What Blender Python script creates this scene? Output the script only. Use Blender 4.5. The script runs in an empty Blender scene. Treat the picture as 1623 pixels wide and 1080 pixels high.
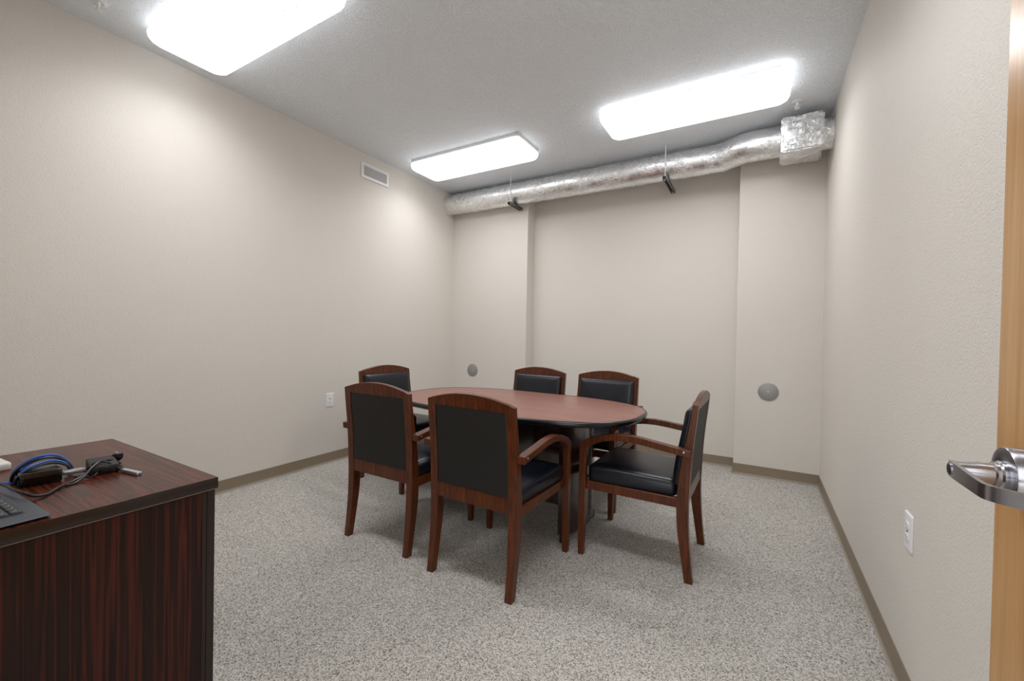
import bpy, bmesh, math, random
from mathutils import Vector, Matrix, noise
R_ = math.radians
random.seed(7)
sc = bpy.context.scene
C = sc.collection
U = 1.18                     # camera height in metres; the calibration was made in units of it

# ------------------------------------------------------------------ camera
cam_d = bpy.data.cameras.new('camera'); cam = bpy.data.objects.new('camera', cam_d); C.objects.link(cam)
cam_d.sensor_width = 36; cam_d.lens = 14.8225; cam_d.clip_start = 0.02
right = Vector((0.863159, 0.504574, 0.019003)) ; up = Vector((-0.022192, 0.000312, 0.999754)); fwd = Vector((-0.504443, 0.863369, -0.011467))
# rows of the world-to-camera rotation
cam.matrix_world = Matrix(((right.x, up.x, -fwd.x, 0), (right.y, up.y, -fwd.y, 0), (right.z, up.z, -fwd.z, U), (0, 0, 0, 1)))
sc.camera = cam
# ------------------------------------------------------------------ world, exposure
w = bpy.data.worlds.new('world'); sc.world = w; w.use_nodes = True
w.node_tree.nodes['Background'].inputs[0].default_value = (0.97, 0.99, 1.0, 1)
w.node_tree.nodes['Background'].inputs[1].default_value = 2.1
LAMP_W = 9.0; LAMP = 3.0                 # radiance of the ceiling lenses
sc.view_settings.view_transform = 'Standard'; sc.view_settings.look = 'None'
sc.view_settings.exposure = 0.24; sc.view_settings.gamma = 1.0
sc.view_settings.use_curve_mapping = False

# ------------------------------------------------------------------ materials
def rgb(r, g, b):
    f = lambda c: ((c/255)/12.92 if c/255 <= .04045 else ((c/255+.055)/1.055)**2.4)
    return (f(r), f(g), f(b), 1)
class Mat:
    def __init__(s, name, col=(1,1,1,1), rough=.5, metal=0.0, spec=.5, coat=0.0):
        s.m = bpy.data.materials.new(name); s.m.use_nodes = True; s.t = s.m.node_tree
        s.b = s.t.nodes['Principled BSDF']
        s.b.inputs['Base Color'].default_value = col; s.b.inputs['Roughness'].default_value = rough
        s.b.inputs['Metallic'].default_value = metal; s.b.inputs['Specular IOR Level'].default_value = spec
        s.b.inputs['Coat Weight'].default_value = coat
        s.co = None
    def n(s, typ, **kw):
        nd = s.t.nodes.new(typ)
        for k, v in kw.items():
            if k in nd.inputs: nd.inputs[k].default_value = v
            else: setattr(nd, k, v)
        return nd
    def l(s, a, b): s.t.links.new(a, b)
    def coord(s, scale=(1,1,1), rot=(0,0,0)):
        tc = s.n('ShaderNodeTexCoord'); mp = s.n('ShaderNodeMapping')
        mp.inputs['Scale'].default_value = scale; mp.inputs['Rotation'].default_value = rot
        s.l(tc.outputs['Object'], mp.inputs['Vector']); return mp.outputs['Vector']
    def noise(s, vec, scale, detail=3, rough=.5, dist=0):
        nd = s.n('ShaderNodeTexNoise'); nd.inputs['Scale'].default_value = scale
        nd.inputs['Detail'].default_value = detail; nd.inputs['Roughness'].default_value = rough
        nd.inputs['Distortion'].default_value = dist; s.l(vec, nd.inputs['Vector']); return nd.outputs['Fac']
    def ramp(s, fac, stops, interp='LINEAR'):
        r = s.n('ShaderNodeValToRGB'); cr = r.color_ramp; cr.interpolation = interp
        while len(cr.elements) < len(stops): cr.elements.new(.5)
        for e, (p, c) in zip(cr.elements, stops): e.position = p; e.color = c
        s.l(fac, r.inputs['Fac']); return r.outputs['Color']
    def mix(s, fac, a, b, mode='MIX'):
        m = s.n('ShaderNodeMix'); m.data_type = 'RGBA'; m.blend_type = mode
        for sock, v in ((m.inputs[0], fac), (m.inputs[6], a), (m.inputs[7], b)):
            if hasattr(v, 'links'): s.l(v, sock)
            else: sock.default_value = v
        return m.outputs[2]
    def base(s, c): s.l(c, s.b.inputs['Base Color'])
    def bump(s, h, dist=.001, strength=1.0):
        b = s.n('ShaderNodeBump'); b.inputs['Distance'].default_value = dist; b.inputs['Strength'].default_value = strength
        s.l(h, b.inputs['Height']); s.l(b.outputs['Normal'], s.b.inputs['Normal'])

def wall_mat(name, col, amp):
    m = Mat(name, col, .62, spec=.3); v = m.coord()
    n1 = m.noise(v, 150, 2, .5); n2 = m.noise(v, 2.0, 2)
    h = m.ramp(n1, [(.34, (0,0,0,1)), (.50, (1,1,1,1))])
    c2 = tuple(x*.955 for x in col[:3]) + (1,)
    m.base(m.mix(n2, col, c2)); m.bump(h, amp); return m.m
M_wall = wall_mat('painted_wall', rgb(221, 215, 207), .0006)
M_ceil = wall_mat('textured_ceiling', rgb(243, 248, 253), .0030)

def carpet():
    m = Mat('loop_carpet', rgb(150,143,135), .95, spec=.05); v = m.coord()
    vo = m.n('ShaderNodeTexVoronoi'); vo.inputs['Scale'].default_value = 265; m.l(v, vo.inputs['Vector'])
    sep = m.n('ShaderNodeSeparateColor'); m.l(vo.outputs['Color'], sep.inputs[0])
    c = m.ramp(sep.outputs[0], [(0, rgb(120,114,108)), (.2, rgb(172,167,160)), (.45, rgb(214,210,204)), (.8, rgb(234,231,227)), (1, rgb(248,247,245))])
    c = m.mix(m.noise(v, 60, 3, .7), m.mix(.6, c, rgb(176,170,161), 'MULTIPLY'), c)
    big = m.noise(v, 1.1, 2)
    c = m.mix(big, c, m.mix(1.0, c, (.9,.885,.87,1), 'MULTIPLY'))
    m.base(c)
    ml = m.n('ShaderNodeMath', operation='SUBTRACT'); ml.inputs[0].default_value = 1; m.l(vo.outputs['Distance'], ml.inputs[1])
    m.bump(ml.outputs[0], .004, .9); return m.m
M_carpet = carpet()

def cherry(name, dark, mid, light, scale=(14,14,1.6), rough=.3, spec=.32, coat=.1):
    m = Mat(name, mid, rough, spec=spec, coat=coat); m.b.inputs['Coat Roughness'].default_value = .2
    v = m.coord(scale); n1 = m.noise(v, 2.2, 5, .6, .4)
    m.base(m.ramp(n1, [(.28, dark), (.5, mid), (.74, light)])); return m.m
M_chair = cherry('cherry_stained_wood', rgb(58,29,13), rgb(84,41,18), rgb(114,58,26), scale=(40,40,3), rough=.32)

def streaky(name, axis, dark, mid, red, rough=.22, sc_=1.0):
    m = Mat(name, mid, rough, spec=.3)
    s = {'x': (.5, 15, 15), 'z': (13, 13, .25), 'y': (9, .35, 9)}[axis]
    v = m.coord(tuple(a*sc_ for a in s)); n1 = m.noise(v, 2.0, 4, .55, .15)
    s2 = {'x': (3, 150, 150), 'z': (150, 150, 3), 'y': (150, 3, 150)}[axis]
    v2 = m.coord(s2); n2 = m.noise(v2, 1.0, 3, .6)
    c = m.ramp(n1, [(.26, dark), (.36, mid), (.42, dark), (.47, red), (.51, mid), (.57, dark), (.61, red), (.66, mid), (.76, dark)])
    m.base(m.mix(n2, c, m.mix(.85, c, rgb(150,140,135), 'MULTIPLY')))
    m.bump(n2, .0002, .4); return m.m
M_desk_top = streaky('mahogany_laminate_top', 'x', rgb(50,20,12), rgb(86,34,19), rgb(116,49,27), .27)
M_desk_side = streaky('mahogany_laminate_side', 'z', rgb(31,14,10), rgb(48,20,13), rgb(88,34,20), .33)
M_desk_edge = Mat('espresso_edge_band', rgb(36,22,16), .25).m
def table_top():
    m = Mat('table_laminate', rgb(112,66,56), .32, spec=.7)
    v = m.coord((1.2, 26, 26)); n1 = m.noise(v, 2.0, 5, .65, .3)
    m.base(m.ramp(n1, [(.25, rgb(108,64,54)), (.5, rgb(136,86,74)), (.75, rgb(152,102,88))])); return m.m
M_table = table_top()
M_table_base = cherry('table_base_laminate', rgb(34,16,11), rgb(46,21,14), rgb(58,27,18), (10,10,1), .16, .5, .8)
M_black = Mat('black_plastic', rgb(18,18,20), .38).m
M_black_gloss = Mat('glossy_black_plastic', rgb(12,12,13), .12).m
M_black_matte = Mat('matte_black_plastic', rgb(26,25,25), .6).m
M_edge_black = Mat('black_table_edge', rgb(17,17,20), .22).m
def leather(name, col, rough):
    m = Mat(name, col, rough, spec=.5); v = m.coord(); n = m.noise(v, 260, 3, .6); n2 = m.noise(v, 9, 3)
    ad = m.n('ShaderNodeMath', operation='MULTIPLY_ADD'); m.l(n2, ad.inputs[0]); ad.inputs[1].default_value = 6; m.l(n, ad.inputs[2])
    m.bump(ad.outputs[0], .0006, .5); return m.m
M_leather = leather('black_vinyl', rgb(14,18,29), .31)
M_leather_back = leather('dark_brown_black_vinyl', rgb(20,17,15), .6)
M_base = Mat('taupe_vinyl_base', rgb(136,121,102), .5).m
M_base_toe_lit = Mat('vinyl_base_toe_lit', rgb(150,140,126), .4).m  # same vinyl, lightened to paint the light the toe reflects
M_white = Mat('white_plastic', rgb(232,232,234), .35).m
M_socket = Mat('socket_slot', rgb(118,116,116), .6).m
M_vent = Mat('white_enamel', rgb(228,228,228), .4).m
M_dark = Mat('vent_shade', rgb(30,30,32), .8).m
M_steel = Mat('brushed_steel_disc', rgb(158,156,153), .45, .35).m
M_zinc = Mat('galvanised_steel', rgb(120,118,114), .4, .9).m
M_nickel = Mat('satin_nickel', rgb(176,176,182), .24, 1.0)
_v = M_nickel.coord((4, 400, 4)); M_nickel.bump(M_nickel.noise(_v, 1, 2), .0001, .4); M_nickel = M_nickel.m
M_silver = Mat('silver_plug', rgb(196,202,214), .3, .8).m
M_blue = Mat('blue_cable_jacket', rgb(52,98,182), .35).m
M_char = Mat('charcoal_plastic', rgb(58,63,73), .45).m
M_key = Mat('key_plastic', rgb(38,42,50), .4).m
M_offwhite = Mat('off_white_plastic', rgb(214,212,205), .45).m
def door_mat():
    m = Mat('maple_veneer', rgb(192,152,104), .28, spec=.5)
    v = m.coord((30, 30, 1.2)); n = m.noise(v, 2.2, 5, .6, .2)
    m.base(m.ramp(n, [(.3, rgb(176,128,76)), (.55, rgb(191,145,92)), (.8, rgb(203,160,108))])); return m.m
M_door = door_mat()
def foil():
    m = Mat('crumpled_foil', (.88,.885,.895,1), .26, 1.0); v = m.coord()
    # thin sharp creases over otherwise smooth foil, in patches
    def ridge(scale, dist):
        n = m.noise(v, scale, 2, .5, dist)
        a = m.n('ShaderNodeMath', operation='SUBTRACT'); m.l(n, a.inputs[0]); a.inputs[1].default_value = .5
        b = m.n('ShaderNodeMath', operation='ABSOLUTE'); m.l(a.outputs[0], b.inputs[0])
        return m.ramp(b.outputs[0], [(0, (1,1,1,1)), (.035, (.25,.25,.25,1)), (.12, (0,0,0,1))])
    patch = m.ramp(m.noise(v, 5, 2), [(.38, (.12,.12,.12,1)), (.62, (1,1,1,1))])
    h = m.mix(.5, ridge(17, 1.8), ridge(38, 1.2)); h = m.mix(1.0, h, patch, 'MULTIPLY')
    m.bump(h, .006, .55); n1 = m.noise(v, 14, 3)
    m.l(m.ramp(n1, [(.3, (.2,.2,.2,1)), (.7, (.33,.33,.33,1))]), m.b.inputs['Roughness']); return m.m
M_foil = foil()
def tape():
    m = Mat('foil_tape', (.78,.78,.79,1), .36, 1.0); v = m.coord(); m.bump(m.noise(v, 60, 3, .6, .5), .003, .5); return m.m
M_tape = tape()
def lens_mat():
    m = Mat('lamp_lens', (.9,.9,.9,1), .3)
    m.b.inputs['Emission Color'].default_value = (.985, 1.0, 1.02, 1); m.b.inputs['Emission Strength'].default_value = LAMP; return m.m
M_lens = lens_mat()
M_lens_side = Mat('lamp_lens_side', (.9,.9,.9,1), .3)
M_lens_side.b.inputs['Emission Color'].default_value = (.985, 1.0, 1.02, 1); M_lens_side.b.inputs['Emission Strength'].default_value = LAMP*.6; M_lens_side = M_lens_side.m

# ------------------------------------------------------------------ helpers
def obj(name, bm, mat, parent=None, smooth=40, loc=None):
    me = bpy.data.meshes.new(name)
    bmesh.ops.recalc_face_normals(bm, faces=bm.faces)
    bm.to_mesh(me); bm.free()
    for m in (mat if isinstance(mat, (list, tuple)) else [mat]): me.materials.append(m)
    if smooth:
        for p in me.polygons: p.use_smooth = True
        me.set_sharp_from_angle(angle=R_(smooth))
    o = bpy.data.objects.new(name, me); C.objects.link(o)
    if parent: o.parent = parent
    if loc: o.location = loc
    return o
def tag(o, label, cat, group=None):
    o['label'] = label; o['category'] = cat
    if group: o['group'] = group
    return o
def thing(name, label, cat, loc=(0,0,0), rz=0, group=None):
    o = bpy.data.objects.new(name, None); C.objects.link(o); o.location = loc; o.rotation_euler = (0,0,rz)
    o.empty_display_size = .1
    return tag(o, label, cat, group)
def struct(name, bm, mat, parent=None, **k):
    o = obj(name, bm, mat, parent, **k); o['kind'] = 'structure'; return o
def box(bm, a, b, bev=0, seg=1):
    vs = [bm.verts.new((x, y, z)) for x in (a[0], b[0]) for y in (a[1], b[1]) for z in (a[2], b[2])]
    fs = [bm.faces.new([vs[i] for i in f]) for f in ((0,1,3,2),(4,6,7,5),(0,4,5,1),(2,3,7,6),(0,2,6,4),(1,5,7,3))]
    if bev:
        es = list({e for f in fs for e in f.edges})
        bmesh.ops.bevel(bm, geom=es, offset=bev, segments=seg, affect='EDGES', profile=.5)
def BX(a, b, bev=0, seg=1):
    bm = bmesh.new(); box(bm, a, b, bev, seg); return bm
def prism(bm, poly, x0, x1, bev=0, seg=1):     # polygon in (y,z), extruded along x
    A = [bm.verts.new((x0, y, z)) for y, z in poly]; B = [bm.verts.new((x1, y, z)) for y, z in poly]
    n = len(poly); fs = [bm.faces.new(A), bm.faces.new(B[::-1])]
    for i in range(n): fs.append(bm.faces.new([A[i], B[i], B[(i+1) % n], A[(i+1) % n]]))
    bmesh.ops.recalc_face_normals(bm, faces=fs)
    if bev:
        es = [e for f in fs for e in f.edges]; es = [e for e in set(es) if e.calc_face_angle(0) > R_(30)]
        bmesh.ops.bevel(bm, geom=es, offset=bev, segments=seg, affect='EDGES', profile=.5)
def rrect(hw, hd, r, n=6):
    r = max(min(r, hw*.999, hd*.999), .0004); out = []
    for cx, cy, a0 in ((hw-r, hd-r, 0), (-hw+r, hd-r, 90), (-hw+r, -hd+r, 180), (hw-r, -hd+r, 270)):
        for k in range(n+1):
            a = R_(a0+90*k/n); out.append((cx+r*math.cos(a), cy+r*math.sin(a)))
    return out
def pillow(bm, hw, hd, r, rings, n=6, fn=None, cap0=True, cap1=True):   # rings of a rounded rectangle: (inset, height)
    loops = []
    for ins, z in rings:
        loops.append([bm.verts.new(fn(x, y, z) if fn else (x, y, z)) for x, y in rrect(hw-ins, hd-ins, max(r-ins*.6, .001), n)])
    for a, b in zip(loops, loops[1:]):
        k = len(a)
        for i in range(k): bm.faces.new([a[i], a[(i+1) % k], b[(i+1) % k], b[i]])
    if cap0: bm.faces.new(loops[0][::-1])
    if cap1: bm.faces.new(loops[-1])
def catmull(pts, sub=6):
    P = [Vector(p) for p in pts]; P = [2*P[0]-P[1]] + P + [2*P[-1]-P[-2]]; out = []
    for i in range(1, len(P)-2):
        for k in range(sub):
            t = k/sub; a, b, c, d = P[i-1:i+3]
            out.append(.5*((2*b)+(c-a)*t+(2*a-5*b+4*c-d)*t*t+(3*b-a-3*c+d)*t**3))
    out.append(P[-2]); return out
def tube(bm, pts, r, n=8, sub=6, flat=1.0, cap=True, rf=None):
    P = catmull(pts, sub) if sub else [Vector(p) for p in pts]
    rings = []; prev = None
    for i, p in enumerate(P):
        t = (P[min(i+1, len(P)-1)]-P[max(i-1, 0)]).normalized()
        if prev is None:
            u = t.cross(Vector((0,0,1)));  u = u if u.length > .01 else t.cross(Vector((1,0,0)))
        else: u = prev - t*prev.dot(t)
        u.normalize(); v = t.cross(u); prev = u
        rr = rf(i/(len(P)-1)) if rf else r
        rings.append([bm.verts.new(p+u*(rr*math.cos(2*math.pi*k/n))+v*(rr*flat*math.sin(2*math.pi*k/n))) for k in range(n)])
    for a, b in zip(rings, rings[1:]):
        for k in range(n): bm.faces.new([a[k], a[(k+1) % n], b[(k+1) % n], b[k]])
    if cap: bm.faces.new(rings[0][::-1]); bm.faces.new(rings[-1])
def lathe(bm, prof, n=32, M=None):             # prof: (radius, z)
    rings = []
    for r, z in prof:
        rings.append([bm.verts.new((r*math.cos(2*math.pi*k/n), r*math.sin(2*math.pi*k/n), z)) for k in range(n)])
    new = [v for q in rings for v in q]
    for a, b in zip(rings, rings[1:]):
        for k in range(n): bm.faces.new([a[k], a[(k+1) % n], b[(k+1) % n], b[k]])
    bm.faces.new(rings[0][::-1]); bm.faces.new(rings[-1])
    if M:
        for v in new: v.co = M @ v.co
def LA(prof, n=32, M=None):
    bm = bmesh.new(); lathe(bm, prof, n, M); return bm
def xf(bm, M):
    for v in bm.verts: v.co = M @ v.co
    return bm

# ------------------------------------------------------------------ room shell
XL, XR, YB, YP, ZC = -2.8271*U, .38064*U, 3.7253*U, 3.5786*U, 2.4762*U
PA, PB = -1.9374*U, -.1445*U
YN, T = -.05, .12
struct('floor', BX((XL-T, -2.4, -.05), (XR+T, YB+T, 0)), M_carpet, smooth=0)
struct('ceiling', BX((XL-T, YN-T, ZC), (XR+T, YB+T, ZC+.1)), M_ceil, smooth=0)
struct('wall_left', BX((XL-T, YN-T, 0), (XL, YB+T, ZC)), M_wall, smooth=0)
struct('wall_right', BX((XR, YN-T, 0), (XR+T, YB+T, ZC)), M_wall, smooth=0)
def back_wall():
    bm = bmesh.new(); r = .006
    def corner(cx, cy, sx):     # small bullnose on the outer corner of a pilaster
        return [(cx - sx*r*(1-math.sin(a)), cy + r*(1-math.cos(a))) for a in [R_(k*18) for k in range(6)]]
    left = [(x, y) for x, y in corner(PA, YP, 1)]
    rightc = [(x, y) for x, y in corner(PB, YP, -1)][::-1]
    prof = [(XL, YP)] + left + [(PA, YB), (PB, YB)] + rightc + [(XR, YP), (XR, YB+T), (XL, YB+T)]
    a = [bm.verts.new((x, y, 0)) for x, y in prof]; b = [bm.verts.new((x, y, ZC)) for x, y in prof]; n = len(prof)
    for i in range(n): bm.faces.new([a[i], a[(i+1) % n], b[(i+1) % n], b[i]])
    bm.faces.new(a); bm.faces.new(b[::-1]); return bm
struct('wall_back', back_wall(), M_wall, smooth=30)
DX0, DX1, DH = -.62, .352, 2.13
bm = bmesh.new(); box(bm, (XL, YN-T, 0), (DX0, YN, ZC)); box(bm, (DX1, YN-T, 0), (XR, YN, ZC)); box(bm, (DX0, YN-T, DH), (DX1, YN, ZC))
struct('wall_near', bm, M_wall, smooth=0)
bm = bmesh.new()
box(bm, (DX0, YN-T-.012, 0), (DX0+.02, YN+.012, DH)); box(bm, (DX1-.002, YN-T-.012, 0), (DX1+.045, YN+.004, DH+.04)); box(bm, (DX0-.04, YN, 0), (DX0, YN+.012, DH+.04)); box(bm, (DX0, YN-T-.012, DH-.02), (DX1, YN+.012, DH))
struct('trim_1', bm, Mat('door_frame_paint', rgb(96,84,72), .4).m, smooth=0)

HB = .0773*U
def baseboard(name, p0, p1, nrm):              # cove base: thin riser with a flared toe
    d = Vector(p1)-Vector(p0); n = Vector(nrm)
    prof = [(0,0), (.013,0), (.0135,.003), (.008,.006), (.005,.012), (.0035,.022), (.0032, HB-.002), (.002, HB), (0, HB)]
    bm = bmesh.new()
    A = [bm.verts.new((p0[0]+n.x*o, p0[1]+n.y*o, z)) for o, z in prof]; B = [bm.verts.new((p1[0]+n.x*o, p1[1]+n.y*o, z)) for o, z in prof]
    for i in range(len(prof)):
        j = (i+1) % len(prof); f = bm.faces.new([A[i], B[i], B[j], A[j]])
        f.material_index = 1 if 1 <= i <= 3 else 0
    bm.faces.new(A[::-1]); bm.faces.new(B)
    return struct(name, bm, [M_base, M_base_toe_lit], smooth=30)
baseboard('baseboard_left', (XL, YN), (XL, YP), (1, 0))
baseboard('baseboard_right', (XR, YN), (XR, YP), (-1, 0))
baseboard('baseboard_back', (PA, YB), (PB, YB), (0, -1))
baseboard('baseboard_back_left', (XL, YP), (PA, YP), (0, -1))
baseboard('baseboard_back_right', (PB, YP), (XR, YP), (0, -1))
baseboard('baseboard_pilaster_left', (PA, YP-.003), (PA, YB), (1, 0))
baseboard('baseboard_pilaster_right', (PB, YP-.003), (PB, YB), (-1, 0))

# ------------------------------------------------------------------ ceiling fixtures
def light(x0, x1, y0, y1, label, dx=0, dy=0, pan=.06):
    cx, cy = (x0+x1)/2, (y0+y1)/2; hw, hd = (x1-x0)/2, (y1-y0)/2
    t = thing('ceiling_light', label, 'light', (cx, cy, ZC), 0, 'wraparound ceiling lights')
    bm = bmesh.new(); box(bm, (-hw+pan, -hd+pan, -.030), (hw-pan, hd-pan, -.0005), .003)
    obj('metal_pan', bm, M_vent, t)
    bm = bmesh.new()
    pillow(bm, hw, hd, .075, [(.035, -.026), (.004, -.038), (0, -.048), (.003, -.066), (.012, -.082), (.026, -.092), (.045, -.0975), (.08, -.100), (.14, -.1015)], n=7, fn=lambda x, y, z: (x+dx, y+dy, z))
    for f in bm.faces:
        if f.calc_center_median().z > -.072: f.material_index = 1
    o = obj('lens', bm, [M_lens, M_lens_side], t, smooth=60)
    # the tubes' light leaving through the prismatic underside, stronger downwards than sideways
    ld = bpy.data.lights.new('lamp_light', 'AREA'); ld.shape = 'RECTANGLE'; ld.size = 2*hw-.10; ld.size_y = 2*hd-.10
    ld.energy = LAMP_W; ld.spread = R_(154); ld.color = (.985, 1.0, 1.02)
    lo = bpy.data.objects.new('lamp_light', ld); C.objects.link(lo); lo.parent = t; lo.location = (dx, dy, -.1022)
    return t
lamp_vent = light(-2.593*U, -1.513*U, 2.635*U, 3.0*U, 'long white ceiling light beside the vent, its lens slipped to show the pan corner', dx=-.012, dy=.012, pan=.022)
lamp_right = light(-.932*U, .128*U, 2.625*U, 2.985*U, 'long white ceiling light in front of the boxed end of the foil duct')
lamp_near = light(-2.618*U, -1.547*U, .862*U, 1.224*U, 'large speckled white ceiling light close to the top left of the photo')
light(-.932*U, .128*U, .862*U, 1.224*U, 'white ceiling light above the open door, out of the frame')

# dead insects and grit on the lenses
def specks(lamp, pts):
    bm = bmesh.new(); rnd = random.Random(3)
    for x, y in pts:
        lx, ly = x-lamp.location.x, y-lamp.location.y; a = rnd.uniform(0, 3.1); r = rnd.uniform(.0045, .0075)
        c = [bm.verts.new((lx+r*math.cos(k*1.0472)*math.cos(a)-r*.5*math.sin(k*1.0472)*math.sin(a), ly+r*math.cos(k*1.0472)*math.sin(a)+r*.5*math.sin(k*1.0472)*math.cos(a), -.1032)) for k in range(6)]
        d = [bm.verts.new((v.co.x, v.co.y, -.1026)) for v in c]
        bm.faces.new(c); bm.faces.new(d[::-1])
        for k in range(6): bm.faces.new([c[k], c[(k+1) % 6], d[(k+1) % 6], d[k]])
    o = obj('dirt_specks', bm, Mat('grit', rgb(128,122,114), .9).m, lamp, smooth=0); o['kind'] = 'stuff'; o['label'] = 'small grey specks of dirt on the lens'
specks(lamp_vent, [(-1.923, 3.25), (-1.937, 3.257), (-2.023, 3.328)])
specks(lamp_right, [(-1.013, 3.326)])
specks(lamp_near, [(-2.569, 1.145), (-2.277, 1.22), (-2.166, 1.249), (-2.135, 1.27), (-2.107, 1.275), (-2.079, 1.28), (-2.048, 1.286), (-2.342, 1.215), (-2.366, 1.245), (-2.352, 1.259), (-2.342, 1.276), (-2.797, 1.276), (-2.837, 1.275), (-2.878, 1.245), (-2.923, 1.243), (-3.025, 1.241), (-3.012, 1.187)])

def sprinkler(x, y, label):
    t = thing('fire_sprinkler', label, 'sprinkler', (x, y, ZC), 0, 'ceiling sprinklers')
    obj('escutcheon', LA([(.040, -.0005), (.040, -.004), (.034, -.009), (.022, -.010), (.020, -.006)], 28), M_vent, t)
    b = obj('sprinkler_head', LA([(.011, -.004), (.011, -.022), (.008, -.026), (.004, -.030), (.004, -.044)], 14), M_white, t)
    for s in (-1, 1):
        bm = bmesh.new(); tube(bm, [(s*.009, 0, -.020), (s*.015, 0, -.030), (s*.012, 0, -.042), (s*.003, 0, -.050)], .0025, 6); obj('yoke_arm', bm, M_white, b)
    obj('deflector', LA([(.016, -.050), (.018, -.0515), (.016, -.053), (.003, -.054)], 16), M_white, b)
sprinkler(.175*U, 3.13*U, 'white ceiling sprinkler between a long light and the foil duct box')
sprinkler(-2.606*U, .700*U, 'white ceiling sprinkler cut by the top edge above the left wall')

# vent on the left wall
t = thing('air_vent', 'white louvred air vent high on the left wall', 'vent', (XL, 2.491*U, 2.3354*U))
hw, hh, bw = .1457*U, .062*U, .026
bm = bmesh.new()
for a, b in (((-hw, hh-bw), (hw, hh)), ((-hw, -hh), (hw, -hh+bw)), ((-hw, -hh+bw), (-hw+bw, hh-bw)), ((hw-bw, -hh+bw), (hw, hh-bw))):
    box(bm, (.0005, a[0], a[1]), (.010, b[0], b[1]))
obj('frame', bm, M_vent, t)
obj('shade_sheet', BX((.0005, -hw+bw, -hh+bw), (.0015, hw-bw, hh-bw)), M_dark, t)  # flat dark sheet, its colour stands for the shade behind the louvres
nl = 22; lv = None
for k in range(nl):
    y = -hw+bw+(k+.5)*(2*hw-2*bw)/nl
    if lv is None:
        bm = bmesh.new(); box(bm, (-.0045, -.0011, -hh+bw), (.0045, .0011, hh-bw)); lv = obj('louvre', bm, M_vent, t); o = lv
    else: o = lv.copy(); C.objects.link(o); o.parent = t
    o.location = (.0065, y, 0); o.rotation_euler = (0, 0, R_(32 if k < 6 else 38))

# outlets
def outlet(loc, rz, label):
    t = thing('power_outlet', label, 'outlet', loc, rz, 'wall outlets')     # faces local -y
    R = Matrix.Rotation(R_(90), 4, 'X')
    bm = bmesh.new(); pillow(bm, .039, .061, .005, [(0, .0003), (0, .003), (.0025, .0055), (.005, .006)], 3); obj('cover_plate', xf(bm, R), M_white, t)
    for s in (-1, 1):
        bm = bmesh.new(); pillow(bm, .0165, .0145, .010, [(0, .0055), (0, .0072), (.001, .0078)], 5)
        xf(bm, R @ Matrix.Translation((0, s*.0195, 0))); so = obj('socket', bm, M_white, t)
        bm = bmesh.new()
        for dx, h in ((-.0063, .0045), (.0063, .0038)): box(bm, (dx-.0011, -.0083, s*.0195-.001-h*.5+.003), (dx+.0011, -.0074, s*.0195+h+.001))
        box(bm, (-.0022, -.0083, s*.0195-.0105), (.0022, -.0074, s*.0195-.0065)); obj('slot', bm, M_socket, so)
    obj('screw', LA([(.003, .0055), (.003, .0075), (.002, .008)], 10, R), M_zinc, t)
outlet((XL, 2.085*U, .482*U), R_(90), 'white duplex outlet low on the left wall near the chairs')
outlet((XR, 1.594*U, .468*U), R_(-90), 'white duplex outlet low on the right wall near the door')
# round blank plates on the pilasters
def disc(x, z, label):
    t = thing('wall_plate', label, 'wall plate', (x, YP, z), 0, 'round steel blank plates')
    R = Matrix.Rotation(R_(90), 4, 'X')
    obj('disc', LA([(.077, .0004), (.077, .003), (.074, .0048), (.002, .0052)], 48, R), M_steel, t)
    obj('screw', LA([(.0065, .005), (.0065, .0066), (.004, .0078), (.001, .008)], 14, R), Mat('bright_screw', rgb(215,215,212), .25, .8).m, t)
disc(-2.559*U, .634*U, 'round grey steel wall plate in the back left corner behind the table')
disc(.0694*U, .627*U, 'round grey steel wall plate on the pilaster at the back right')

# ------------------------------------------------------------------ foil duct
duct = thing('foil_duct', 'crumpled silver foil-wrapped air duct along the back wall under the ceiling', 'duct', (0, 0, 2.345*U))
RD = .100*U
def duct_mesh(path, r, crumple, nr=84, step=.0075, seed=0):
    P = catmull(path, 24); # resample
    L = [0]
    for a, b in zip(P, P[1:]): L.append(L[-1]+(b-a).length)
    n = int(L[-1]/step); Q = []; j = 0
    for i in range(n+1):
        s = L[-1]*i/n
        while j < len(L)-2 and L[j+1] < s: j += 1
        f = (s-L[j])/max(L[j+1]-L[j], 1e-9); Q.append(P[j].lerp(P[j+1], f))
    bm = bmesh.new(); rings = []
    for i, p in enumerate(Q):
        t = (Q[min(i+1, n)]-Q[max(i-1, 0)]).normalized(); u = Vector((0,0,1)); u = (u-t*u.dot(t)).normalized(); v = t.cross(u)
        row = []
        for k in range(nr):
            a = 2*math.pi*k/nr; d = u*math.cos(a)+v*math.sin(a); q = p+d*r; c = crumple(p.x)
            w1 = noise.noise(q*9+Vector((seed,0,0))); w2 = abs(noise.noise(Vector((q.x*26, q.y*34, q.z*34))+Vector((w1*2,seed,0)))); w3 = abs(noise.noise(q*60+Vector((0, w1*3, 0))))
            seam = 0.0
            for sx in (-3.05, -2.44, -1.83, -1.22, -.61, -.30):
                dd = abs(p.x-sx-.012*math.sin(a*2+sx)); seam += .0022*math.exp(-(dd/.012)**2)
            row.append(bm.verts.new(p+d*(r+.0025*w1*(.4+c)-.0045*c*w2-.0012*c*w3+.001+seam)))
        rings.append(row)
    for a, b in zip(rings, rings[1:]):
        for k in range(nr): bm.faces.new([a[k], a[(k+1) % nr], b[(k+1) % nr], b[k]])
    return bm
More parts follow.
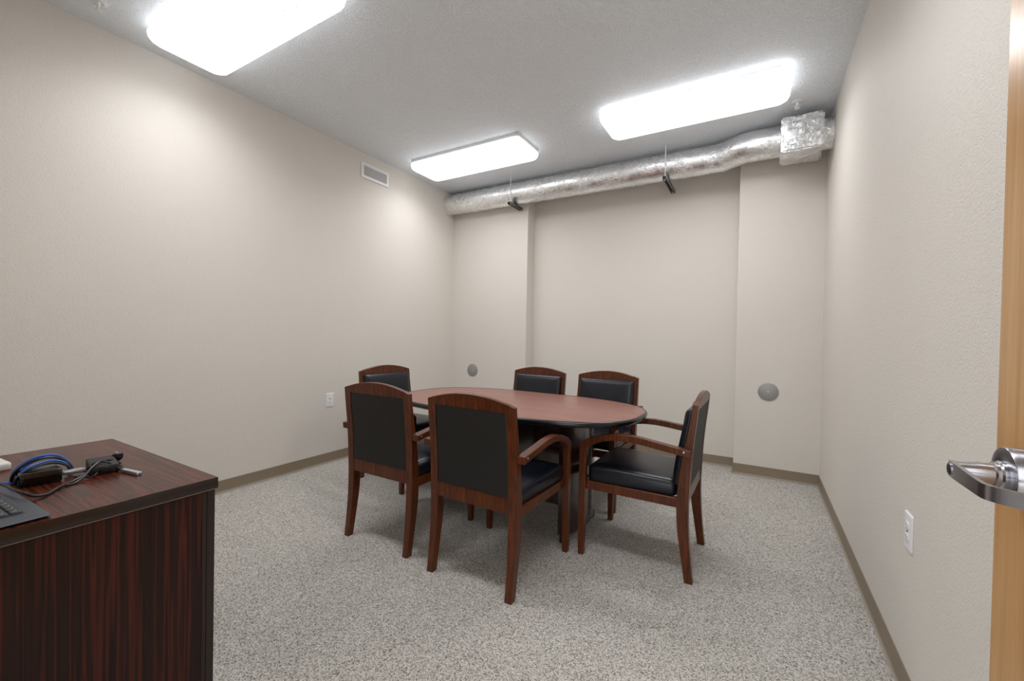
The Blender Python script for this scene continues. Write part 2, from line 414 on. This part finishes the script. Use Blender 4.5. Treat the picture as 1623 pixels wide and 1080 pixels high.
def cr(x):
    c = .22
    if x < -2.95: c = 1.0
    for cx, ww, h in ((-2.2, .12, .5), (-1.45, .35, .65), (-.75, .3, .85), (-.2, .3, 1.0)): c = max(c, h*math.exp(-((x-cx)/ww)**2))
    return c
y0, y1 = 3.475*U, 3.385*U
obj('round_duct', duct_mesh([(XL+.001, y0, 0), (-2.4, y0, 0), (-1.6, y0, 0), (-.8, y0, 0), (-.36, y0, 0), (-.29, y0-.012, 0), (-.14, y1+.012, .006), (-.07, y1, .006), (.03, y1, .004), (.135, y1, .002)], RD, cr), M_foil, duct, smooth=80)
def foil_box():
    bm = bmesh.new(); bmesh.ops.create_cube(bm, size=1)
    bmesh.ops.bevel(bm, geom=list(bm.edges), offset=.04, segments=2, affect='EDGES')
    bmesh.ops.subdivide_edges(bm, edges=list(bm.edges), cuts=22, use_grid_fill=True)
    X0, X1, Y0, Y1, Z0, Z1 = .097*U, .325*U, 3.215*U, 3.475*U, 2.212*U-2.345*U, 2.435*U-2.345*U
    for v in bm.verts:
        p = Vector((X0+(v.co.x+.5)*(X1-X0), Y0+(v.co.y+.5)*(Y1-Y0), Z0+(v.co.z+.5)*(Z1-Z0)))
        w1 = noise.noise(p*7); w2 = abs(noise.noise(p*24+Vector((w1*2, 0, 0)))); w3 = abs(noise.noise(p*50))
        n = v.co.normalized(); v.co = p+n*(.008*w1-.010*w2-.003*w3+.004)
    return bm
obj('junction_box', foil_box(), M_foil, duct, smooth=80)
obj('wall_collar', duct_mesh([(.365, 3.345*U, -.015), (.41, 3.345*U, -.018), (XR-.001, 3.345*U, -.02)], .095*U, lambda x: 1.3, seed=5), M_foil, duct, smooth=80)
bm = bmesh.new(); tube(bm, [(XR-.012, 3.345*U, -.02), (XR-.0005, 3.345*U, -.02)], .103*U, 40, 0); obj('wall_flange', bm, M_foil, duct)
bm = bmesh.new(); box(bm, (.19, 3.209*U, -.075), (.26, 3.212*U, -.045), .001)
def duct_flap(): 
    bm = bmesh.new(); tube(bm, [(.16, 3.205*U, -.112), (.20, 3.20*U, -.120), (.25, 3.203*U, -.108), (.29, 3.205*U, -.100)], .006, 6, 5, .4); return bm
bm.free(); obj('foil_fold', duct_flap(), M_foil, duct)

def hanger(x, label):
    yf, yb, z = 3.372*U, YB-.002, 2.2385*U
    t = thing('duct_hanger', label, 'hanger', (x, yf, z), 0, 'hangers under the foil duct')
    bm = bmesh.new(); tube(bm, [(0, 0, -.012), (0, 0, ZC-z-.0005)], .0045, 8, 0); obj('threaded_rod', bm, M_vent, t)
    # slotted channel, open side down
    bm = bmesh.new(); L0, L1 = -.028, yb-yf
    box(bm, (-.0205, L0, -.004), (.0205, L1, 0)); box(bm, (-.0205, L0, -.028), (-.0175, L1, -.004)); box(bm, (.0175, L0, -.028), (.0205, L1, -.004))
    box(bm, (-.0175, L0, -.028), (-.010, L1, -.025)); box(bm, (.010, L0, -.028), (.0175, L1, -.025))
    obj('strut_channel', bm, M_zinc, t, smooth=0)
    obj('nut', LA([(.009, -.036), (.009, -.028)], 6), M_zinc, t)
    obj('washer', LA([(.012, .0), (.012, .003)], 16), M_zinc, t)
hanger(-2.016*U, 'steel rod and channel hanger under the left half of the foil duct')
hanger(-.643*U, 'steel rod and channel hanger under the right half of the foil duct')

# ------------------------------------------------------------------ door leaf and lever
FX, DE = .2595*U, .7605*U
door = struct('door_1', BX((FX, .0, .008), (FX+.044, DE, 2.11), .0015), M_door, smooth=0)
HZ, HY = .856*U, .797
RY = Matrix.Translation((FX, HY, HZ)) @ Matrix.Rotation(R_(-90), 4, 'Y')       # local z points to -x, away from the face
rose = obj('door_handle', LA([(.0370, .0003), (.0370, .025), (.0358, .0268), (.021, .028), (.0195, .0275)], 48, RY), M_nickel, door)
obj('collar', LA([(.0185, .027), (.0185, .031), (.0165, .033), (.0165, .0365), (.0145, .038)], 32, RY), M_nickel, rose)
obj('lever_stem', LA([(.0138, .037), (.0136, .050), (.0120, .058), (.0105, .0745)], 28, RY), M_nickel, rose)
def lever():   # flat strap: wraps the tip of the stem, angles back to the door, then runs level towards the hinge
    bm = bmesh.new()
    path = [(-.0715, .0115, .0095), (-.0735, .0085, .0105), (-.0745, 0, .0107), (-.0752, -.02, .0103), (-.0760, -.055, .0094), (-.0763, -.088, .0088), (-.0760, -.098, .0087), (-.0735, -.104, .0087), (-.0690, -.109, .0087), (-.0600, -.1165, .0088), (-.0470, -.127, .0088), (-.0350, -.136, .0088), (-.0270, -.142, .0087)]
    P = [Vector((a, b, 0)) for a, b, h in path]; th = .0026
    outer, inner = [], []
    for i, (a, b, h) in enumerate(path):
        t = (P[min(i+1, len(P)-1)]-P[max(i-1, 0)]).normalized(); n = Vector((-t.y, t.x, 0))
        for lst, s in ((outer, -1), (inner, 1)):
            c = P[i]+n*th*s
            lst.append([bm.verts.new((FX+c.x, HY+c.y, HZ+z)) for z in (-h, -h*.9, h*.9, h)])
    for i in range(len(path)-1):
        for lst in (outer, inner):
            for k in range(3): bm.faces.new([lst[i][k], lst[i+1][k], lst[i+1][k+1], lst[i][k+1]])
        for k in (0, 3): bm.faces.new([outer[i][k], outer[i+1][k], inner[i+1][k], inner[i][k]])
    for i in (0, len(path)-1): 
        for k in range(3): bm.faces.new([outer[i][k], inner[i][k], inner[i][k+1], outer[i][k+1]])
    return bm
obj('lever', lever(), M_nickel, rose, smooth=35)
bm = bmesh.new()
RT = Matrix.Translation((FX, HY, HZ)) @ Matrix.Rotation(R_(-90), 4, 'Y')
lathe(bm, [(.0085, .0775), (.0085, .0782), (.0070, .0786)], 24, RT); obj('cylinder_rim', bm, M_nickel, rose)
bm = bmesh.new(); lathe(bm, [(.0060, .0784), (.0060, .0789), (.0050, .0790)], 20, RT); obj('key_cylinder', bm, M_black, rose)
obj('latch_plate', BX((FX+.010, DE-.0005, HZ-.028), (FX+.034, DE+.0016, HZ+.028), .0005), M_nickel, door)
for hz in (.25, 1.05, 1.85):
    bm = bmesh.new(); tube(bm, [(FX-.004, -.004, hz-.055), (FX-.004, -.004, hz+.055)], .006, 12, 0); obj('hinge', bm, M_nickel, door)

# ------------------------------------------------------------------ oval table
TZ = .627*U
tbl = thing('conference_table', 'oval mahogany-topped meeting table with a black rounded edge', 'table', (-1.206*U, 2.087*U, 0), -.03)
ta, tb, tn = .730*U, .418*U, 2.75
def oval(s=0.0, n=120):
    out = []
    for k in range(n):
        a = 2*math.pi*k/n; c, q = math.cos(a), math.sin(a)
        out.append(((ta-s)*math.copysign(abs(c)**(2/tn), c), (tb-s)*math.copysign(abs(q)**(2/tn), q)))
    return out
def oval_loft(rings, cap0=True, cap1=True):
    bm = bmesh.new(); L = [[bm.verts.new((x, y, z)) for x, y in oval(s)] for s, z in rings]
    for a, b in zip(L, L[1:]):
        for k in range(120): bm.faces.new([a[k], a[(k+1) % 120], b[(k+1) % 120], b[k]])
    if cap0: bm.faces.new(L[0])
    if cap1: bm.faces.new(L[-1])
    return bm
obj('tabletop', oval_loft([(.03, TZ-.028), (.0085, TZ-.028), (.0085, TZ-.0003), (.0105, TZ)]), M_table, tbl, smooth=30)
rg = [(.0083, TZ-.0298), (.0083, TZ-.0305)] + [(.008-.014*math.sin(R_(a)), TZ-.0145+.0160*math.cos(R_(a))*-1) for a in range(15, 170, 14)] + [(.0083, TZ+.0009), (.0085, TZ-.0008)]
obj('edge_band', oval_loft(rg, False, False), M_edge_black, tbl, smooth=60)
obj('under_edge', oval_loft([(.030, TZ-.031), (.0083, TZ-.031), (.0083, TZ-.0285), (.030, TZ-.0285)], False, False), M_black, tbl)
def curved_panel(s):
    bm = bmesh.new(); pts = []
    for k in range(15):
        y = -.232+.464*k/14; pts.append((.503+.045*(1-(y/.232)**2), y))
    th = .042; A, B = [], []
    for z in (.045, TZ-.032):
        A.append([bm.verts.new((s*x, y, z)) for x, y in pts]); B.append([bm.verts.new((s*(x-th), y, z)) for x, y in pts])
    for k in range(14):
        bm.faces.new([A[0][k], A[0][k+1], A[1][k+1], A[1][k]]); bm.faces.new([B[0][k], B[0][k+1], B[1][k+1], B[1][k]])
        for j in (0, 1): bm.faces.new([A[j][k], A[j][k+1], B[j][k+1], B[j][k]])
    for k in (0, 14): bm.faces.new([A[0][k], A[1][k], B[1][k], B[0][k]])
    return bm
for s in (1, -1):
    pn = obj('base_panel', curved_panel(s), M_table_base, tbl, smooth=30)
    for yy in (-.205, .205):
        bm = bmesh.new(); box(bm, (min(s*.472, s*.508), yy-.025, 0), (max(s*.472, s*.508), yy+.025, .0449), .002)
        obj('foot', bm, M_black_matte, pn)
    bm = bmesh.new(); box(bm, (min(s*.395, s*.455), -.02, TZ-.075), (max(s*.395, s*.455), .02, TZ-.032), .002)
    obj('bracket', bm, M_black, tbl)
obj('stretcher_panel', BX((-.505, -.0125, .12), (.505, .0125, TZ-.0325)), M_table_base, tbl, smooth=0)

# ------------------------------------------------------------------ chairs
FE = [(.014,0),(.026,.08),(.038,.158),(.049,.23),(.055,.296),(.057,.37),(.055,.436),(.047,.53),(.035,.615),(.018,.70),(.004,.78),(-.006,.865)]
BE = [(-.024,0),(-.014,.08),(-.006,.158),(-.001,.23),(.002,.296),(.003,.37),(.001,.436),(-.003,.53),(-.008,.615),(-.016,.70),(-.025,.78),(-.033,.865)]
def at(tab, z):
    for (ya, za), (yb, zb) in zip(tab, tab[1:]):
        if z <= zb: return ya+(yb-ya)*(z-za)/(zb-za)
    return tab[-1][0]+(z-tab[-1][1])*(tab[-1][0]-tab[-2][0])/(tab[-1][1]-tab[-2][1])
def dense(n=26): return [.865*k/n for k in range(n+1)]
def post(s):
    bm = bmesh.new(); zs = dense(); rows = []
    for z in zs:
        ch = .0025; ya, yb = at(BE, z), at(FE, z); xo, xi = .245-.004*(1-min(z/.35, 1)), .203+.004*(1-min(z/.3, 1))
        zt = lambda x: (.868+.044*(1-(x/.245)**2)) if z > .86 else z
        ring = [(xi+ch, ya), (xo-ch, ya), (xo, ya+ch), (xo, yb-ch), (xo-ch, yb), (xi+ch, yb), (xi, yb-ch), (xi, ya+ch)]
        rows.append([bm.verts.new((s*x, y, zt(x))) for x, y in ring])
    for a, b in zip(rows, rows[1:]):
        for k in range(8): bm.faces.new([a[k], a[(k+1) % 8], b[(k+1) % 8], b[k]])
    bm.faces.new(rows[0][::-1]); bm.faces.new(rows[-1]); return bm
AT = [(-.006,.655),(.06,.662),(.145,.672),(.21,.681),(.272,.686),(.33,.685),(.38,.679),(.43,.668),(.475,.653),(.515,.635),(.543,.616),(.556,.600),(.556,.585)]
AB = [(-.002,.621),(.06,.629),(.145,.639),(.21,.647),(.272,.652),(.33,.651),(.38,.645),(.42,.636),(.455,.622),(.485,.604),(.507,.588),(.517,.575),(.518,.560)]
def armrest(s):
    bm = bmesh.new(); rows = []
    for (ya, za), (yb, zb) in zip(AT, AB):
        f = ((ya+yb)/2)/.54; xo, xi = .287-.023*f, .2455-.0155*f; ch = .0025
        ya_, yb_ = ya, yb
        dv = Vector((0, ya-yb, za-zb)).normalized()*ch
        rows.append([bm.verts.new(c) for c in ((s*(xi+ch), ya, za), (s*(xo-ch), ya, za), (s*xo, ya-dv.y, za-dv.z), (s*xo, yb+dv.y, zb+dv.z), (s*(xo-ch), yb, zb), (s*(xi+ch), yb, zb), (s*xi, yb+dv.y, zb+dv.z), (s*xi, ya-dv.y, za-dv.z))])
    for a, b in zip(rows, rows[1:]):
        for k in range(8): bm.faces.new([a[k], a[(k+1) % 8], b[(k+1) % 8], b[k]])
    bm.faces.new(rows[0][::-1]); bm.faces.new(rows[-1]); return bm
def front_leg(s):
    bm = bmesh.new(); rows = []; ch = .0025
    for z, ya, yb, xi, xo in ((0, .524, .554, .233, .261), (.2, .520, .556, .231, .263), (.40, .518, .556, .230, .264), (.5845, .518, .556, .230, .264)):
        top = lambda y: (z-.025*(.556-y)/.038) if z > .58 else z
        rows.append([bm.verts.new((s*x, y, top(y))) for x, y in ((xi+ch, ya), (xo-ch, ya), (xo, ya+ch), (xo, yb-ch), (xo-ch, yb), (xi+ch, yb), (xi, yb-ch), (xi, ya+ch))])
    for a, b in zip(rows, rows[1:]):
        for k in range(8): bm.faces.new([a[k], a[(k+1) % 8], b[(k+1) % 8], b[k]])
    bm.faces.new(rows[0][::-1]); bm.faces.new(rows[-1]); return bm
def crest():
    bm = bmesh.new(); rows = []; n = 26; zb = .842
    for k in range(n+1):
        x = -.2028+.4056*k/n; zt = .868+.044*(1-(x/.245)**2)-.0
        q = []
        for z, side in ((zb, 0), (zt-.003, 0), (zt, .003), (zt, -.003), (zt-.003, 1), (zb, 1)):
            if side == 0: y = at(BE, z)+.001
            elif side == 1: y = at(FE, z)-.001
            elif side > 0: y = at(BE, zt)+.004
            else: y = at(FE, zt)-.004
            q.append(bm.verts.new((x, y, z)))
        rows.append(q)
    for a, b in zip(rows, rows[1:]):
        for k in range(6): bm.faces.new([a[k], a[(k+1) % 6], b[(k+1) % 6], b[k]])
    bm.faces.new(rows[0][::-1]); bm.faces.new(rows[-1]); return bm
def seat_cushion():
    bm = bmesh.new(); cy, hd = .2875, .228
    def fn(x, y, z):
        Y = y+cy; wx = 1-.06*max(0, (.30-Y)/.24)
        return (x*wx, Y, z+.404 + (.010*(Y-.06)/.45 if z > .03 else 0))
    pillow(bm, .238, hd, .03, [(.006, 0), (0, .006), (-.001, .030), (0, .050), (.003, .062), (.010, .071), (.022, .0775), (.045, .082), (.08, .085), (.13, .0865), (.19, .087)], 5, fn)
    return bm
def seat_piping():
    bm = bmesh.new(); cy, hd = .2875, .228; pts = []
    for x, y in rrect(.2385, hd+.0005, .03, 5):
        Y = y+cy; pts.append((x*(1-.06*max(0, (.30-Y)/.24)), Y, .404+.060+.010*(Y-.06)/.45))
    pts.append(pts[0]); tube(bm, pts, .0022, 6, 0, cap=False); return bm
def back_pad():
    bm = bmesh.new(); cz, hz = .650, .1935
    def fn(x, y, z):
        Z = y+cz; return (x, at(FE, Z)+.0006+z, Z)
    # plan (x, height) with thickness forwards
    rings = [(.003, 0), (.0005, .002), (0, .009), (.0015, .016), (.005, .0225), (.011, .0275), (.020, .0315), (.036, .035), (.06, .0375), (.10, .0395), (.14, .0405), (.18, .041)]
    loops = []
    for ins, z in rings:
        L = []
        for x, y in rrect(.2175-ins, hz-ins, max(.012-ins*.4, .003), 5): L.append((x, y, z))
        # subdivide long vertical sides so the pad follows the curve of the posts
        out = []
        for i in range(len(L)):
            a, b = Vector(L[i]), Vector(L[(i+1) % len(L)]); m = 8 if i % 6 == 5 else 1
            for k in range(m): out.append(a.lerp(b, k/m))
        loops.append([bm.verts.new(fn(*p)) for p in out])
    for a, b in zip(loops, loops[1:]):
        k = len(a)
        for i in range(k): bm.faces.new([a[i], a[(i+1) % k], b[(i+1) % k], b[i]])
    bm.faces.new(loops[-1]); bm.faces.new(loops[0][::-1]); return bm
def back_panel():
    bm = bmesh.new(); rows = []; n = 12
    for k in range(n+1):
        z = .4535+(.842-.4535)*k/n; y = at(BE, z)
        rows.append([bm.verts.new(c) for c in ((-.2025, y+.006, z), (-.196, y+.0025, z), (.196, y+.0025, z), (.2025, y+.006, z), (.2025, at(FE, z)-.0002, z), (-.2025, at(FE, z)-.0002, z))])
    for a, b in zip(rows, rows[1:]):
        for k in range(6): bm.faces.new([a[k], a[(k+1) % 6], b[(k+1) % 6], b[k]])
    bm.faces.new(rows[0][::-1]); bm.faces.new(rows[-1]); return bm
chair0 = thing('conference_chair', '-', 'chair', (0,0,0), 0, 'chairs round the oval table')
for s in (-1, 1):
    obj('leg', post(s), M_chair, chair0, smooth=25)
    obj('leg', front_leg(s), M_chair, chair0, smooth=25)
    a = obj('armrest', armrest(s), M_chair, chair0, smooth=25)
    RX = Matrix.Translation((s*.286, .022, .645)) @ Matrix.Rotation(R_(90*s), 4, 'Y')
    o = obj('screw', LA([(.005, -.0015), (.005, .0015), (.003, .0022)], 10, RX), M_silver, a); o['label'] = 'small silver screw head'
    bm = bmesh.new(); prism(bm, [(.045, .357), (.521, .357), (.521, .4035), (.045, .4035)], s*.212, s*.2385, .0015)
    obj('side_rail', bm, M_chair, chair0, smooth=25)
bm = bmesh.new(); box(bm, (-.2305, .528, .357), (.2305, .550, .4035), .0015); obj('front_rail', bm, M_chair, chair0, smooth=25)
bm = bmesh.new(); box(bm, (-.2035, .006, .379), (.2035, .036, .453), .002); obj('rear_rail', bm, M_chair, chair0, smooth=25)
obj('crest_rail', crest(), M_chair, chair0, smooth=25)
seat = obj('seat', seat_cushion(), M_leather, chair0, smooth=60)
obj('piping', seat_piping(), M_leather, seat)
obj('back_cushion', back_pad(), M_leather, chair0, smooth=60)
obj('back_panel', back_panel(), M_leather_back, chair0, smooth=20)['label'] = 'flat dark brown-black vinyl rear panel'

def copy_tree(o, parent=None):
    c = o.copy(); C.objects.link(c)
    if parent: c.parent = parent
    for ch in o.children: copy_tree(ch, c)
    return c
seats = [((-1.812, 1.651), 0.1, 'cherry wood armchair seen from behind, left of the two nearest'),
         ((-1.156, 1.618), -1.2, 'largest cherry wood armchair at front centre, seen from behind'),
         ((-.268, 2.425), 89.3, 'cherry wood armchair in profile at the right end of the oval table'),
         ((-2.748, 2.581), -96.5, 'cherry wood armchair at the left end of the table, half hidden behind another chair'),
         ((-1.671, 3.34), 178.8, 'far side armchair facing the camera, left one before the left pilaster edge'),
         ((-1.056, 3.35), 178.1, 'far side armchair facing the camera, right one before the recessed back wall')]
kids = list(seats)
for i, ((x, y), a, lab) in enumerate(seats):
    c = chair0 if i == 0 else copy_tree(chair0)
    c.location = (x, y, 0); c.scale = (1.025, 1, .995); c.rotation_euler = (0, 0, R_(a)); c['label'] = lab

# ------------------------------------------------------------------ desk
DZ = .627*U; X0, X1, Y0, Y1 = -1.872*U, -1.1745*U, .0, .5475*U
desk = thing('desk', 'dark mahogany laminate desk with espresso edges in the lower left corner', 'desk', ((X0+X1)/2, (Y0+Y1)/2, 0))
cx, cy = (X0+X1)/2, (Y0+Y1)/2
hx, hy = (X1-X0)/2, (Y1-Y0)/2
TT = .032
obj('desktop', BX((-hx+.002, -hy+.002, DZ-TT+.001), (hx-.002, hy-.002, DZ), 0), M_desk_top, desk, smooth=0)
for n_, a, b in (('edge_band', (hx-.0025, -hy, DZ-TT), (hx, hy, DZ+.0003)), ('edge_band', (-hx, -hy, DZ-TT), (-hx+.0025, hy, DZ+.0003)), ('edge_band', (-hx+.0025, hy-.0025, DZ-TT), (hx-.0025, hy, DZ+.0003)), ('edge_band', (-hx+.0025, -hy, DZ-TT), (hx-.0025, -hy+.0025, DZ+.0003))):
    obj(n_, BX(a, b, .0016, 2), M_desk_edge, desk)
P = .006
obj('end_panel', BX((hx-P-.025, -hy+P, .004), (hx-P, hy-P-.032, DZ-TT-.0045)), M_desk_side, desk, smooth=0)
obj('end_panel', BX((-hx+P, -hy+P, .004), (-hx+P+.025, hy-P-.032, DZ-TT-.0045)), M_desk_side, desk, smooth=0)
obj('back_panel', BX((-hx+P, hy-P-.020, .004), (hx-P-.0005, hy-P, DZ-TT-.0045)), M_desk_edge, desk, smooth=0)
obj('corner_strip', BX((hx-P-.022, hy-P-.0318, .004), (hx-P+.001, hy-P-.0215, DZ-TT-.0045), .001), M_desk_edge, desk)
obj('top_spacer', BX((-hx+.02, -hy+.02, DZ-TT-.0045), (hx-.014, hy-.014, DZ-TT)), M_black_matte, desk, smooth=0)
M_edge_highlight = Mat('painted_edge_highlight', rgb(112,92,84), .25).m  # pale colour paints the highlight along the desk edge
obj('highlight_line', BX((hx-.0012, -hy+.004, DZ-TT-.0012), (hx+.0004, hy-.001, DZ-TT+.0012)), M_edge_highlight, desk, smooth=0)['label'] = 'thin pale painted highlight under the top edge'
for k in range(3):
    z = .03+k*.215
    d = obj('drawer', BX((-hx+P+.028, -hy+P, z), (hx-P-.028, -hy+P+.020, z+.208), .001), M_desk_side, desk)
    bm = bmesh.new(); tube(bm, [(-.06, -hy+P-.0005, z+.15), (-.058, -hy+P-.02, z+.15), (.058, -hy+P-.02, z+.15), (.06, -hy+P-.0005, z+.15)], .004, 8, 3); obj('pull', bm, M_nickel, d)

# ------------------------------------------------------------------ things on the desk
# keyboard
kb = thing('keyboard', 'charcoal computer keyboard lying at the left edge of the desk', 'keyboard', (-1.402, .306, DZ), R_(2))
KL, KD = .44, .27
def kb_body():
    bm = bmesh.new()
    pillow(bm, KL/2, KD/2, .010, [(.012, .0005), (.001, .0045), (0, .0055), (.0008, .0068), (.003, .0075), (.03, .0085)], 4, lambda x, y, z: (x-KL/2, y-KD/2, z))
    return bm
obj('body', kb_body(), M_char, kb, smooth=50)
# narrow key field running along the long side
kf = bmesh.new(); box(kf, (-KL+.02, -KD+.03, .0078), (-.056, -.030, .0092))
obj('key_field', kf, Mat('key_field_plastic', rgb(44,48,57), .5).m, kb)
key0 = None
for ry in range(8):
    for rx in range(13):
        x = -.072-rx*.0265; y = -.042-ry*.0205
        if y < -KD+.035: continue
        if key0 is None:
            bm = bmesh.new(); pillow(bm, .0122, .0092, .002, [(0, 0), (.0006, .003), (.0018, .0042)], 2)
            for f in bm.faces: f.material_index = 0
            nf = len(bm.faces)
            box(bm, (-.006, .0010, .0042), (-.0015, .0026, .0045)); box(bm, (.001, -.0034, .0042), (.0035, -.0022, .0045))
            bm.faces.ensure_lookup_table()
            for f in bm.faces[nf:]: f.material_index = 1
            key0 = obj('key', bm, [M_key, M_offwhite], kb); o = key0
        else: o = key0.copy(); C.objects.link(o); o.parent = kb
        o.location = (x, y, .0092)

def brick(name, label, cx_, cy_, rz, hw, hd, h, r, mat, top=.003, group=None):
    t = thing(name, label, 'power adapter', (cx_, cy_, DZ), rz, group)
    bm = bmesh.new(); pillow(bm, hw, hd, r, [(.002, .0005), (0, .003), (0, h-top), (top*.35, h-top*.4), (top*1.2, h)], 5)
    obj('housing', bm, mat, t, smooth=40); return t
b1 = brick('power_adapter', 'glossy black power adapter wrapped with a blue cable on the desk', -1.774, .357, R_(-4), .062, .040, .037, .006, M_black_gloss)
b2 = brick('power_adapter', 'matt black power adapter near the middle of the desk top', -1.755, .490, R_(-10), .064, .032, .026, .005, M_black_matte)
bm = bmesh.new(); box(bm, (.059, -.012, .008), (.066, .012, .020), .001); obj('strain_relief', bm, M_black, b2)
bm = bmesh.new(); box(bm, (-.010, .0355, .008), (.010, .0385, .022), .001); obj('socket_inlet', bm, M_black_matte, b1)
# white adapter at the left frame edge
t = thing('white_adapter', 'small off-white box at the left edge behind the blue cable', 'adapter', (-2.022, .285, DZ), R_(4))
bm = bmesh.new(); pillow(bm, .055, .055, .010, [(.002, .0004), (0, .003), (0, .017), (.002, .021), (.006, .023)], 5); obj('case', bm, M_offwhite, t, smooth=45)

# blue network cable coiled over the glossy adapter
nc = thing('network_cable', 'coiled blue cable looped over the glossy black adapter', 'cable', (-1.77, .37, DZ))
def loops(offs, rad, name, mat):
    for dx, dz, dy in offs:
        pts = []
        for k in range(15):
            a = math.pi*(1.06-1.12*k/14)
            pts.append((dx+.012*math.sin(k*.9), (.052+dy)*math.cos(a)+.004, .012+(.040+dz)*max(math.sin(a), -.2)+.001*k))
        bm = bmesh.new(); tube(bm, pts, rad, 8, 3); obj(name, bm, mat, nc)
def arc(x_, y0_, y1_, h, rise, r, mat, name='cable_loop', skew=0):
    pts = []
    for k in range(17):
        f = k/16; a = math.pi*f; pts.append((x_+skew*(f-.5)+.006*math.sin(a*2), y0_+(y1_-y0_)*(.5-.5*math.cos(a)), .005+rise+h*math.sin(a)**.8))
    bm = bmesh.new(); tube(bm, pts, r, 8, 2); obj(name, bm, mat, nc)
arc(-.010, -.058, .056, .062, 0, .0032, M_blue, skew=.02)
arc(.018, -.060, .052, .048, .001, .0032, M_blue, skew=-.015)
arc(.002, -.062, .055, .057, 0, .0032, M_black, skew=.03)
arc(-.024, -.056, .052, .056, 0, .0032, M_blue, skew=.04)
arc(.026, -.063, .050, .043, .001, .0030, M_black, skew=-.01)
arc(-.018, -.052, .058, .051, .002, .0032, M_blue, skew=-.03)
def cab(name, pts, r, mat, parent, **k):
    bm = bmesh.new(); tube(bm, pts, r, 8, 6, **k); return obj(name, bm, mat, parent)
cab('cable_run', [(.00, -.062, .006), (-.03, -.085, .008), (-.08, -.11, .012), (-.14, -.16, .012), (-.18, -.24, .006)], .0032, M_blue, nc)
for k, (dx, dz) in enumerate(((.0, .012), (.020, .005))):
    bm = bmesh.new(); pillow(bm, .0072, .022, .002, [(.001, 0), (0, .002), (0, .009), (.001, .011)], 3)
    xf(bm, Matrix.Translation((.040-dx, .048+.01*k, dz)) @ Matrix.Rotation(R_(-14), 4, 'Z'))
    obj('connector', bm, M_silver, nc)['label'] = 'silver plug'

# black cord from the matt adapter: crosses the desk to the keyboard
c1 = thing('black_cable', 'long black cord running from the matt adapter across to the keyboard', 'cable', (-1.70, .42, DZ))
def rel(pts, z0=.0034, org=(-1.70, .42)): return [(p[0]-org[0], p[1]-org[1], (p[2] if len(p) > 2 else z0)) for p in pts]
cab('cord', rel([(-1.768, .536, .0045), (-1.748, .515, .022), (-1.725, .485, .033), (-1.700, .458, .030), (-1.680, .430, .012), (-1.662, .402, .005), (-1.632, .368, .0045), (-1.590, .336, .004), (-1.582, .310, .010), (-1.583, .296, .022), (-1.630, .286, .024), (-1.680, .282, .025), (-1.74, .270, .026)]), .0034, M_black, c1)
cab('cord_strand', rel([(-1.772, .528, .0045), (-1.752, .510, .026), (-1.72, .478, .036), (-1.694, .452, .028), (-1.668, .428, .012), (-1.650, .405, .0035), (-1.640, .385, .003)]), .0024, M_black, c1)
# plug standing at the back of the matt adapter
c2 = thing('mains_plug', 'black moulded plug with cord end behind the matt adapter', 'plug', (-1.800, .537, DZ))
bm = bmesh.new(); tube(bm, [(0, 0, .006), (.001, .001, .014), (.002, .002, .023), (.002, .002, .031)], .01, 10, 4, rf=lambda f: .0055+.0085*math.sin(min(f*1.25, 1)*math.pi*.62)); obj('plug_body', bm, M_black, c2)
for dx in (-.005, .005): obj('pin', BX((dx-.001, -.003, .029), (dx+.001, .003, .036), .0003), M_silver, c2)
cab('cord', [(0, 0, .012), (.004, -.010, .006), (.012, -.024, .0035), (.02, -.03, .0035)], .003, M_black, c2)
# data cable with a silver plug
c3 = thing('data_cable', 'thin black cable ending in a slim silver plug on the desk top', 'cable', (-1.66, .50, DZ))
c3p = lambda pts: rel(pts, .003, (-1.66, .50))
cab('cord', c3p([(-1.735, .450, .014), (-1.722, .462, .030), (-1.712, .478, .034), (-1.700, .492, .028), (-1.690, .503, .016), (-1.682, .510, .009)]), .0026, M_black, c3)
bm = bmesh.new(); tube(bm, c3p([(-1.686, .507, .0105), (-1.676, .514, .0075)]), .0042, 8, 0); obj('strain_relief', bm, M_black, c3)
d = Vector((-1.593+1.676, .528-.514, 0)); L = d.length
bm = bmesh.new(); pillow(bm, L/2, .0066, .002, [(.0008, 0), (0, .001), (0, .0078), (.0008, .009)], 3)
xf(bm, Matrix.Translation((-1.6345+1.66, .521-.50, .0007)) @ Matrix.Rotation(math.atan2(d.y, d.x), 4, 'Z')); obj('silver_plug', bm, M_silver, c3)
cab('loop', c3p([(-1.735, .446, .010), (-1.705, .452, .012), (-1.672, .455, .012), (-1.668, .440, .006), (-1.690, .425, .004), (-1.712, .418, .004)]), .0022, M_black, c3)
